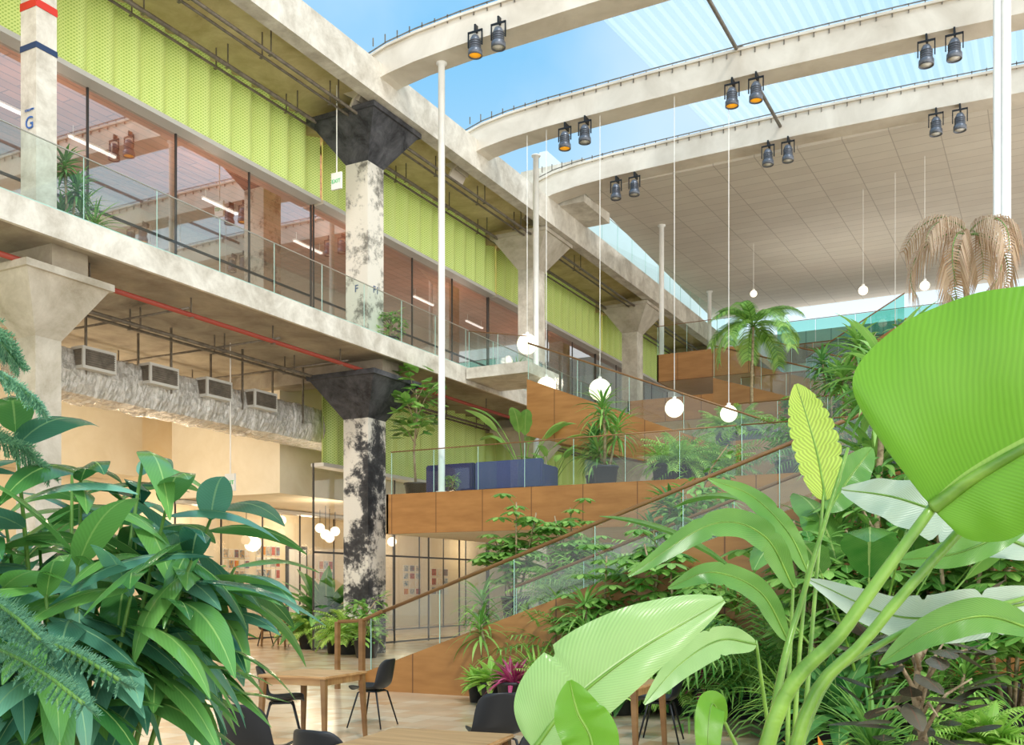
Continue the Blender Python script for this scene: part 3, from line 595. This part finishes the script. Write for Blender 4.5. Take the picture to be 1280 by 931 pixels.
def flight(xa,za,xb,zb,Y,W,dl,dr,lb,n=20,tint=None):
    e=empty('staircase',((xa+xb)/2,Y+W/2,min(za,zb)-.5),lb,'staircase')
    for yy in (Y,Y+W):
        m=MB(); m.prism([(xa,za-dl),(xb,zb-dr),(xb,zb),(xa,za)],yy,yy+.12); part(m,'side_wall',[WOOD],e)
    m=MB()
    for i in range(n):
        a=xa+(xb-xa)*i/n; b=xa+(xb-xa)*(i+1)/n; z=min(za,za+(zb-za)/n)-.22+(zb-za)*i/n; m.box(a,Y+.12,z-.25,b,Y+W,z)
    part(m,'treads',[FLOOR2],e)
    glassrailX(xa,za,xb,zb,Y+.06,.95,max(3,int(abs(xb-xa)/1.2)),'',e,tint=tint,rr=.024); return e
flight(-12.05,7.2,-4.9,4.3,23.5,1.9,1.5,.5,'upper wood-clad flight with glass balustrade rising to gallery')
m=MB(); m.box(-13.95,23.55,7.4,-12.05,25.5,7.7,0); top(m,'bridge_platform',[CONCL],'slim bridge slab joining flight to gallery','platform')
glassrailX(-13.9,7.7,-12.1,7.35,23.6,1.,2,'clear glass balustrade on the bridge slab')
flight(-8.7,9.3,-2.5,7.2,34.1,1.8,1.1,.9,'middle wood-clad flight descending from the terrace block')
flight(-8.6,7.9,-3.0,6.0,28.9,1.5,1.2,.8,'lower wood-clad flight zigzagging beside the terrace')
flight(-7.4,8.9,-4.1,10.75,36.2,1.6,.9,.7,'distant wood-clad flight rising between terraces',12,TEAL)
m=MB(); m.box(-4.1,36.2,10.1,3,36.32,10.85,0); m.box(-4.1,36.32,10.5,3,37.9,10.6,1); top(m,'bridge_platform',[WOOD,FLOOR2],'wood-clad bridge at head of distant flight','platform')
LB_='clear glass balustrade with timber cap on the terrace edge'
glassrailX(-13.8,3.9,-5.4,3.9,19.76,1.0,7,LB_); glassrailX(-5.3,3.9,2.9,3.9,19.76,1.0,6,LB_)
glassrailX(-7.6,5.7,2.9,5.7,27.05,1.0,8,LB_); glassrailX(-8.4,7.3,2.9,7.3,31.25,1.0,8,LB_); glassrailX(-12,9.9,-8.8,9.9,33.55,1.0,3,LB_); glassrailX(-9,9.8,2.9,9.8,38.05,1.0,8,LB_,tint=TEAL); glassrailX(-10,12.,2.9,12.,43.05,1.0,8,LB_,tint=TEAL)
def rbox(mb,x0,y0,z0,x1,y1,z1,b=.03,mat=0):
    bm=bmesh.new(); bmesh.ops.create_cube(bm,size=1.); 
    for v in bm.verts: v.co=Vector(((x0+x1)/2+v.co.x*(x1-x0),(y0+y1)/2+v.co.y*(y1-y0),(z0+z1)/2+v.co.z*(z1-z0)))
    bmesh.ops.bevel(bm,geom=bm.edges[:],offset=b,segments=2,affect='EDGES'); bm.verts.index_update()
    mb.add([v.co.copy() for v in bm.verts],[tuple(v.index for v in f.verts) for f in bm.faces],mat); bm.free()
for px0,px1,mt,lb in ((532,592,SOFA1,'deep indigo high-backed felt sofa on the landing'),(593,677,SOFA2,'slate navy high-backed felt sofa on the landing')):
    a=onY(px0,600,20.3); b=onY(px1,600,20.3); x0,x1=a.x,b.x; e=empty('sofa',((x0+x1)/2,20.8,3.88),lb,'sofa')
    m=MB(); rbox(m,x0,20.3,3.95,x1,20.45,4.62); part(m,'backrest',[mt],e)
    m=MB(); rbox(m,x0+.1,20.45,4.0,x1-.1,21.2,4.3); part(m,'seat',[mt],e)
    m=MB(); rbox(m,x0,20.4,3.95,x0+.12,21.2,4.5); part(m,'armrest',[mt],e)
    m=MB(); rbox(m,x1-.12,20.4,3.95,x1,21.2,4.5); part(m,'armrest',[mt],e)
    m=MB(); m.box(x0+.1,20.4,3.88,x1-.1,21.1,3.96); part(m,'plinth',[METAL],e)
# ================= FURNITURE =================
def chairmesh():
    prof=[(.235,.425,.17),(.225,.445,.19),(.16,.452,.215),(.05,.44,.235),(-.06,.435,.24),(-.14,.45,.24),(-.195,.50,.235),(-.225,.58,.225),(-.245,.67,.215),(-.262,.75,.195),(-.272,.80,.16),(-.275,.815,.11)]
    vs=[];fs=[];C=11
    for i,(y,z,w) in enumerate(prof):
        k=i/(len(prof)-1)
        for j in range(C):
            a=-1+2*j/(C-1); lift=abs(a)**2.6
            fw=.085*max(0,min(1,(k-.35)/.3))*lift*(1 if k<.85 else .6); up=.05*lift*(1-min(1,max(0,(k-.35)/.3)))
            vs.append((a*w,y+fw,z+up))
    for i in range(len(prof)-1):
        for j in range(C-1): b=i*C+j; fs.append((b,b+1,b+C+1,b+C))
    m=MB(); m.add(vs,fs); return m
SHELL=chairmesh().mesh('chair_shell',[BLACKP],smooth=True)
def legm(sx,sy):
    m=MB(); m.tube([(sx*.1,sy*.09,.43),(sx*.15,sy*.12,.41),(sx*.235,sy*.22,0.0)],[.012,.012,.009],8); return m.mesh('chair_leg',[METAL],smooth=True)
LEGS=[legm(a,b) for a in(-1,1) for b in(-1,1)]
m=MB(); m.box(-.12,-.11,.415,.12,.11,.435); MOUNT=m.mesh('chair_mount',[METAL])
def chair(px,d,yaw,lb):
    p=flo(px,d); e=empty('dining_chair',p,lb,'chair',rot=yaw,group='black shell chairs')
    o=partm(SHELL,'seat_shell',e); 
    sm=o.modifiers.new('solid','SOLIDIFY'); sm.thickness=.012; ss=o.modifiers.new('sub','SUBSURF'); ss.levels=1; ss.render_levels=1
    for l in LEGS: partm(l,'leg',e)
    partm(MOUNT,'mount',e)
    return e
m=MB(); rbox(m,-.42,-.42,.72,.42,.42,.75,.012); TOPM=m.mesh('table_top',[TWOOD])
m=MB(); m.box(-.36,-.36,.65,.36,-.34,.72); m.box(-.36,.34,.65,.36,.36,.72); m.box(-.36,-.36,.65,-.34,.36,.72); m.box(.34,-.36,.65,.36,.36,.72); APR=m.mesh('table_apron',[TWOOD])
def tleg(a,b):
    m=MB(); frus(m,a*.37,b*.37,0,.72,.018,.028); 
    for v in m.v[:4]: v.x+=a*.03; v.y+=b*.03
    return m.mesh('table_leg',[HRAIL])
TL=[tleg(a,b) for a in(-1,1) for b in(-1,1)]
def table(px,d,yaw,lb):
    e=empty('cafe_table',flo(px,d),lb,'table',rot=yaw,group='square wooden cafe tables')
    for me,n in [(TOPM,'tabletop'),(APR,'apron')]+[(t,'leg') for t in TL]: partm(me,n,e)
table(392,10.6,.1,'square light wood cafe table between two black chairs'); table(532,5.9,.15,'square light wood cafe table among plants'); table(765,9.6,0,'square light wood cafe table partly hidden by a large leaf')
table(352,28.5,.1,'small wooden table in front of the meeting rooms')
L0=math.radians(28)
chair(352,10.7,L0-1.35,'black shell chair facing the wooden table'); chair(466,11.9,L0+1.25,'black shell chair pulled up to the wooden table')
chair(322,7.4,L0-.35,'black shell chair seen from behind'); chair(421,6.1,L0-.5,'black shell chair tucked at nearby table'); chair(618,8.2,L0+.3,'black shell chair with curved back')
chair(652,6.25,L0+.8,'black shell chair beside the large leaf'); chair(826,10.7,L0+1.3,'black shell chair facing the far wooden table')
chair(332,28.5,L0-1.3,'black shell chair outside the meeting rooms'); chair(374,28.3,L0+1.3,'black shell chair outside the meeting rooms')
# ================= PLANTS =================
Z=Vector
for k,px,d,z,scl in [
 ('dracaena',612,15.2,0,1.05),('yucca',692,14.7,0,1.2),('schefflera',752,14.3,0,1.2),('cordyline',642,13.4,0,1.05),('aglaonema',618,13.9,0,.9),('aglaonema',598,14.4,0,.7),
 ('schefflera',800,14.0,0,1.3),('areca',725,14.9,0,.9),('spider',672,14.0,0,1.0),('grassy',715,13.8,0,.9),('fern',690,13.4,0,.8),('dracaena',745,13.6,0,1.0),
 ('schefflera',848,13.6,0,1.4),('darkbroad',800,13.3,0,1.1),('fern',775,13.0,0,1.0),('cordyline',665,13.8,0,.8),('bush',735,13.3,0,.8),
 ('spider',935,12.6,0,1.1),('bush',870,12.9,0,.9),('areca',960,12.2,0,1.0),('darkbroad',905,12.8,0,.9),('fern',845,13.,0,.9),('cordyline',880,12.8,0,1.),('yucca',905,13.6,0,1.4),
 ('corn',1075,11.4,0,1.6),('ficus',1150,11.6,0,1.15),('ficusb',1235,11,0,1.5),('areca',1005,11.9,0,1.2),('schefflera',1195,10.2,0,1.5),('ficusb',1110,10.8,0,1.2),('schefflera',1265,9.8,0,1.3),
 ('yucca',1180,9.4,0,.9),('rubber',1150,6.8,0,1.02),('grassy',1090,8.2,0,.9),('darkbroad',1050,9.6,0,1.1),('bromeliad',1032,5.8,0,1.35),('bush',1095,10,0,1.2),
 ('bananatall',1085,10,0,.88),('aglaonema',885,12.8,0,.7),('schefflera',1040,10.9,0,1.5),('aglaonema',1240,8.6,0,.8),('fern',1215,8.8,0,.8),('spider',985,10.6,0,1.)]:
    plant(k,flo(px,d,z),scl,where='on the floor')
for k,px,Y,z,scl in [('schefflera',645,17.0,1.0,1.3),('darkbroad',770,17,1.0,1.4),('cordyline',790,17.6,1.0,1.3),('schefflera',720,18,1.0,1.3),('fern',690,17.,1.0,1.2),('dracaena_b',825,17,1.,1.3),('ficusb',870,17.5,1.0,1.3),('areca',905,17,1.0,1.2),('fern',760,18.6,1.,1.5),
  ('areca',740,17,1.,1.0),('spider',810,16.6,1.,1.6),('fern',850,16.8,1.,1.8),('schefflera',890,18.4,1.,1.5)]:
    plant(k,Z((hx(px,Y),Y,z)),scl,where='in the raised bed')
for k,px,Y,z,scl in [('fiddle',520,21.3,3.88,1.08),('banana',655,22.6,3.88,1.2),('dracaena',757,20.6,3.88,1.3),('dracaena_b',745,21.6,3.88,1.1),('bush',566,20.1,3.88,.35),('fern',850,20.8,3.88,1.25),('areca',885,21.2,3.88,.8),('fern',900,22,3.88,1.1),('spider',830,20.6,3.88,1.2),('banana',690,22.4,3.88,.7),
  ('palm',940,27.8,5.68,1.0),('fern',905,27.7,5.68,1.2),('fern',925,27.6,5.68,1.2),('bush',1000,28,5.68,1.1),('dracaena_b',1040,27.8,5.68,1.3),('ficusb',1080,28,5.68,1.2),('drypalm',1205,15.4,3.9,1.05),('corn',1215,16.6,3.9,.72),
  ('corn',1065,21,3.88,1.1),('corn',1095,22,3.88,1.),('ficusb',1130,21,3.88,1.2),('areca',1015,21,3.88,1.),('bush',985,21,3.88,1.),('bush',1110,31.8,7.28,1.),('bush',1160,31.8,7.28,1.),('corn',1200,32,7.28,1.)]:
    plant(k,Z((hx(px,Y),Y,z)),scl,where='on the timber terrace')
for px,z,X,k,scl in ((488,7.72,-14.7,'bush',.8),(85,7.72,-15.4,'dracaena_b',.9),(105,7.72,-15.6,'yucca',.9),(800,7.72,-14.6,'bush',.8),(640,7.72,-14.6,'yucca',.8)):
    p=onX(px,500,X); plant(k,Z((X,p.y,z)),scl,where='on the gallery')
for k,px,d,scl in (('darkbroad',406,27.6,2.3),('fern',385,27.,1.2),('fern',436,24.8,1.3),('bush',458,23.6,1.1),('aglaonema',420,25.2,1.2)): plant(k,flo(px,d),scl,where='beside the black column')
def potmb_at(b,r,h):
    m=potmb(r,h); 
    for v in m.v: v+=b
    return m
def near_left():
    b=flo(85,3.2); e=empty('potted_fig',b,'large leafy fig with long arching lance leaves','plant')
    st=MB();fo=MB(); RR=random.Random(11)
    part(potmb_at(b,.3,.45),'pot',[POTM,SOIL],e,True)
    for q in range(26):
        a=q*2.4; rad=.06+.5*math.sqrt(q/26); h=RR.uniform(1.9,2.28)-rad*.7
        base=b+Z((.05*math.cos(a),.05*math.sin(a),.4)); tp=b+Z((rad*math.cos(a),rad*math.sin(a),h)); mid=base.lerp(tp,.5)+Z((0,0,.2)); st.tube([base,mid,tp],[.013,.009,.005],6)
        for i in range(17):
            t=.5+.5*i/16; p=mid.lerp(tp,t*2-1)
            az=a+RR.uniform(-1.8,1.8); lf(fo,p,az,RR.uniform(-.5,.5)+.45*(i>13),RR.uniform(.32,.5),.05*RR.uniform(.8,1.15),RR.uniform(.7,1.3),'lance',10,.25,RR.choice((0,0,1)),RR.uniform(-.5,.5))
    part(st,'stems',[STALK2],e,True); part(fo,'foliage',[LN,LNB],e,True)
near_left()
def norfolk():
    b=flo(-90,2.7); e=empty('norfolk_pine',b,'soft feathery blue-green conifer with drooping branches','plant'); st=MB();fo=MB(); RR=random.Random(5)
    part(potmb_at(b,.26,.4),'pot',[POTM,SOIL],e,True); st.tube([b+Z((0,0,.35)),b+Z((0,0,2.6))],[.03,.012],8)
    for (px,py,d) in ((48,505,2.7),(22,452,2.9),(150,850,2.2),(105,880,2.1),(50,800,2.2),(60,590,3.0)):
        tgt=loc(px,py,d); st0=Z((b.x,b.y,tgt.z+.1)); mid=st0.lerp(tgt,.5)+Z((0,0,.1)); pts=[st0,mid,tgt]; sp=[st0.lerp(mid,t/6).lerp(mid.lerp(tgt,t/6),t/6) for t in range(7)]
        st.tube(sp,.005,5)
        for i in range(34):
            t=.1+.9*i/33; f=t*6; k=min(5,int(f)); p=sp[k].lerp(sp[k+1],f-k); tg=(sp[k+1]-sp[k]).normalized(); sd=tg.cross(Z((0,0,1))).normalized()
            for sg in(-1,1):
                L=.06*math.sin(pi*(.25+.7*t))+.02; d_=(sd*sg+tg*.9+Z((0,0,RR.uniform(-.3,.3)))).normalized(); tw=[p,p+d_*L+Z((0,0,-.015))]
                for j in range(11):
                    q=tw[0].lerp(tw[1],j/10)
                    for w in range(4):
                        a=w*pi/2+j; nd=(d_*.8+sd.cross(d_)*math.cos(a)+Z((0,0,1))*math.sin(a)*.8).normalized(); fo.blade([q,q+nd*.014],lambda t_:.002*(1-.6*t_),tg,0,cols=(-1,1))
    part(st,'branches',[STALK2],e,True); part(fo,'needles',[LBL],e)
norfolk()
def cr(pts,n):
    P=[2*pts[0]-pts[1]]+pts+[2*pts[-1]-pts[-2]]; out=[]; S=len(pts)-1
    for i in range(n+1):
        f=i/n*S; k=min(S-1,int(f)); t=f-k; a,b,c_,d=P[k:k+4]
        out.append(.5*((2*b)+(c_-a)*t+(2*a-5*b+4*c_-d)*t*t+(3*b-a-3*c_+d)*t**3))
    return out
NC=Vector((s,-c,.25)).normalized()
def heroleaf(e,pts,w,mat,wr=1.,fold=.12,prof='ovate',wave=.05,nrm=NC,tears=(),tw=.3,curl=0,rib=1.):
    sp=cr([loc(*p) for p in pts],70); cols=[-1,-.85,-.7,-.55,-.4,-.25,-.06,0,.06,.25,.4,.55,.7,.85,1]
    def wf(t):
        x=w*PR[prof](t)
        for q in tears: x*=1-tw*max(0,1-abs(t-q)/.02)
        return x
    m=MB(); m.blade(sp,wf,NC,fold,cols=cols,wr=wr,wave=wave,nrm=nrm,curl=curl); part(m,'leaf',[mat],e,True)
    m=MB(); m.tube([p+nrm*.002 for p in sp],[.0065*rib*(1-.85*i/70)*(w/.12)**.5 for i in range(71)],8); part(m,'midrib',[STALK],e,True)
def stalk(e,pts,r0,r1):
    sp=cr([loc(*p) for p in pts],24); m=MB(); m.tube(sp,[r0+(r1-r0)*i/24 for i in range(25)],12); part(m,'stalk',[STALK],e,True)
b=flo(880,2.45); e=empty('bird_of_paradise',b,'giant bird of paradise with huge paddle leaves and thick stalks','plant')
part(potmb_at(b,.3,.45),'pot',[POTM,SOIL],e,True)
B0=(880,1500,2.45)
stalk(e,[B0,(955,945,2.35),(1060,780,2.3),(1170,628,2.3)],.024,.012); stalk(e,[(900,1500,2.5),(990,945,2.42),(1090,790,2.4),(1240,620,2.4),(1300,560,2.4)],.019,.009)
stalk(e,[(860,1500,2.5),(965,900,2.6),(1005,740,2.7),(1060,560,2.8)],.014,.005); stalk(e,[(890,1500,2.5),(1000,930,2.55),(1110,800,2.7),(1290,745,2.9)],.014,.007)
stalk(e,[(850,1500,2.4),(700,1000,2.45),(668,935,2.5)],.016,.008)
heroleaf(e,[(1166,634,2.3),(1225,592,2.22),(1320,540,2.1),(1450,480,2.0),(1680,400,1.9)],.38,LHB,wr=.42,fold=.28,wave=.015,prof='paddle',curl=.22,rib=1.6)
heroleaf(e,[(1300,690,2.7),(1200,650,2.75),(1120,622,2.8),(1052,612,2.85)],.10,LHW,wr=.6,tears=(.4,),wave=.09,fold=.3)
heroleaf(e,[(1330,745,2.9),(1220,765,2.9),(1120,770,2.95),(1012,725,3.0)],.085,LHW,wr=.8,tears=(.3,.55),wave=.1,fold=.3)
heroleaf(e,[(1290,650,2.6),(1200,690,2.6),(1120,700,2.65)],.04,LHG)
heroleaf(e,[(1300,790,2.75),(1230,770,2.7),(1160,790,2.7),(1100,830,2.65)],.05,LHG,wave=.06,fold=.3)
heroleaf(e,[(668,935,2.5),(712,880,2.5),(795,815,2.5),(905,750,2.55)],.14,LHL,wr=.6,tears=(.42,),wave=.02,tw=.25,fold=.25,curl=.2)
heroleaf(e,[(742,1010,2.3),(740,930,2.3),(722,890,2.3),(712,850,2.3)],.07,LHB,wr=.9,fold=.5,curl=.2)
b=flo(985,4.6); e=empty('bird_of_paradise',b,'bird of paradise with arching grey-green paddle leaves','plant')
part(potmb_at(b,.28,.42),'pot',[POTM,SOIL],e,True)
for pts in ([(985,1120,4.6),(985,900,4.6),(992,720,4.6)],[(988,1120,4.6),(995,880,4.6),(1010,700,4.6)],[(980,1120,4.6),(965,950,4.5),(945,800,4.4)],[(990,1120,4.6),(1010,850,4.7),(1030,610,4.8)],[(975,1120,4.6),(930,960,4.4),(905,900,4.3)]): stalk(e,pts,.016,.007)
heroleaf(e,[(992,735,4.6),(955,670,4.5),(890,655,4.4),(785,720,4.3)],.085,LHG,wr=.7,tears=(.3,.7),fold=.4,tw=.2)
heroleaf(e,[(1010,715,4.6),(985,665,4.6),(940,620,4.6),(885,598,4.6)],.07,LHG,wr=.6,tears=(.5,),fold=.4,tw=.2)
heroleaf(e,[(985,800,4.5),(950,740,4.4),(890,715,4.3),(835,735,4.3)],.07,LHG,wr=.7,tears=(.6,),fold=.4,tw=.2)
heroleaf(e,[(945,805,4.4),(900,800,4.3),(850,830,4.2),(805,880,4.1)],.075,LHL,wr=.8,tears=(.4,),fold=.3,tw=.2)
heroleaf(e,[(1032,625,4.8),(1022,570,4.8),(1008,520,4.8),(995,480,4.8)],.125,LY,wr=.9,tears=(.2,.3,.4,.5,.6,.7,.8),tw=.14,fold=.3,wave=.03)
heroleaf(e,[(1035,640,4.8),(1060,600,4.9),(1090,560,5.)],.09,LHG,fold=.4)
heroleaf(e,[(905,905,4.3),(890,880,4.2),(885,930,4.1),(890,990,4.1)],.06,LHB)
# ================= LIGHT, WORLD, CAMERA =================
w=bpy.data.worlds.new('World'); sc.world=w; w.use_nodes=True; nt=w.node_tree; nt.nodes.clear(); L=nt.links.new
o=nt.nodes.new('ShaderNodeOutputWorld'); bg=nt.nodes.new('ShaderNodeBackground'); tc=nt.nodes.new('ShaderNodeTexCoord'); sp=nt.nodes.new('ShaderNodeSeparateXYZ'); L(tc.outputs['Generated'],sp.inputs[0])
r=nt.nodes.new('ShaderNodeValToRGB'); cr_=r.color_ramp; cr_.elements[0].position=0; cr_.elements[0].color=srgb('#fbf8f0'); cr_.elements[1].position=1.; cr_.elements[1].color=srgb('#a8d2f0')
x=cr_.elements.new(.32); x.color=srgb('#c9e3f2'); x=cr_.elements.new(.56); x.color=srgb('#7cbfeb')
ad=nt.nodes.new('ShaderNodeMath'); ad.operation='MULTIPLY_ADD'; L(sp.outputs[0],ad.inputs[0]); ad.inputs[1].default_value=-.18; L(sp.outputs[2],ad.inputs[2]); L(ad.outputs[0],r.inputs[0])
nz=nt.nodes.new('ShaderNodeTexNoise'); nz.inputs['Scale'].default_value=2.2; nz.inputs['Detail'].default_value=6; L(tc.outputs['Generated'],nz.inputs['Vector'])
r2=nt.nodes.new('ShaderNodeValToRGB'); r2.color_ramp.elements[0].position=.48; r2.color_ramp.elements[1].position=.85; r2.color_ramp.elements[1].color=(.6,.6,.6,1); L(nz.outputs['Fac'],r2.inputs[0])
mx=nt.nodes.new('ShaderNodeMix'); mx.data_type='RGBA'; L(r2.outputs[0],mx.inputs[0]); L(r.outputs[0],mx.inputs[6]); mx.inputs[7].default_value=(1,1,1,1)
mr=nt.nodes.new('ShaderNodeMapRange'); L(sp.outputs[2],mr.inputs[0]); mr.inputs[1].default_value=.12; mr.inputs[2].default_value=.34; mr.inputs[3].default_value=1.75; mr.inputs[4].default_value=1.05  # sky strength raised near and below the horizon, added as fill for undersides
L(mx.outputs[2],bg.inputs[0]); L(mr.outputs[0],bg.inputs[1]); L(bg.outputs[0],o.inputs[0])
def light(t,l,en,col=(1,1,1),size=.3,rot=None,name='lamp_light'):
    d=bpy.data.lights.new(name,t); d.energy=en; d.color=col
    if t=='SUN': d.angle=size
    elif t=='AREA': d.size=size
    else: d.shadow_soft_size=size
    o=link(bpy.data.objects.new(name,d)); o.location=l
    if rot: o.rotation_euler=rot
    return o
def sun_and_fill(dr,en,col,ang): light('SUN',(0,0,30),en,col,ang,Vector(dr).to_track_quat('-Z','Y').to_euler(),'sun_and_fill')
sun_and_fill((-.5,.5,-.75),1.7,(1,.96,.9),.15)
sun_and_fill((-.7,.68,-.12),.95,(1,.98,.95),1.3)  # second sun lamp, low and very wide: added soft fill for the facade
W=(1,.84,.62)
for y in (6,14,18): light('POINT',(-20.5,y,5.2),85,W,.3)  # these point lights are added fill for the rooms, not modelled fixtures
for y in (23,28,34,41): light('POINT',(-23.2,y,3.6),95,W,.3)
for y in (23,28,34): light('POINT',(-18.2,y,3.3),80,W,.3)
for y in (5,10,15,20,26,33,40): light('POINT',(-20,y,11.2),250,(1,.84,.7),.3)
for y in (7,13.5,17.5): light('POINT',(-19,y,4.2),45,W,.4)
light('AREA',(-6,41,12.15),90,(1,.95,.88),7,(pi,0,0),'ceiling_fill')  # added area lamp facing up to brighten the panel ceiling; no fixture there
cam=bpy.data.cameras.new('Camera'); co=link(bpy.data.objects.new('Camera',cam)); co.location=(0,0,CZ); co.rotation_euler=(pi/2,0,math.radians(28)); cam.sensor_width=36; cam.lens=F/1280*36; cam.shift_y=(HY-465.5)/1280; cam.clip_end=300
sc.camera=co
sc.view_settings.view_transform='Standard'; sc.view_settings.exposure=.18
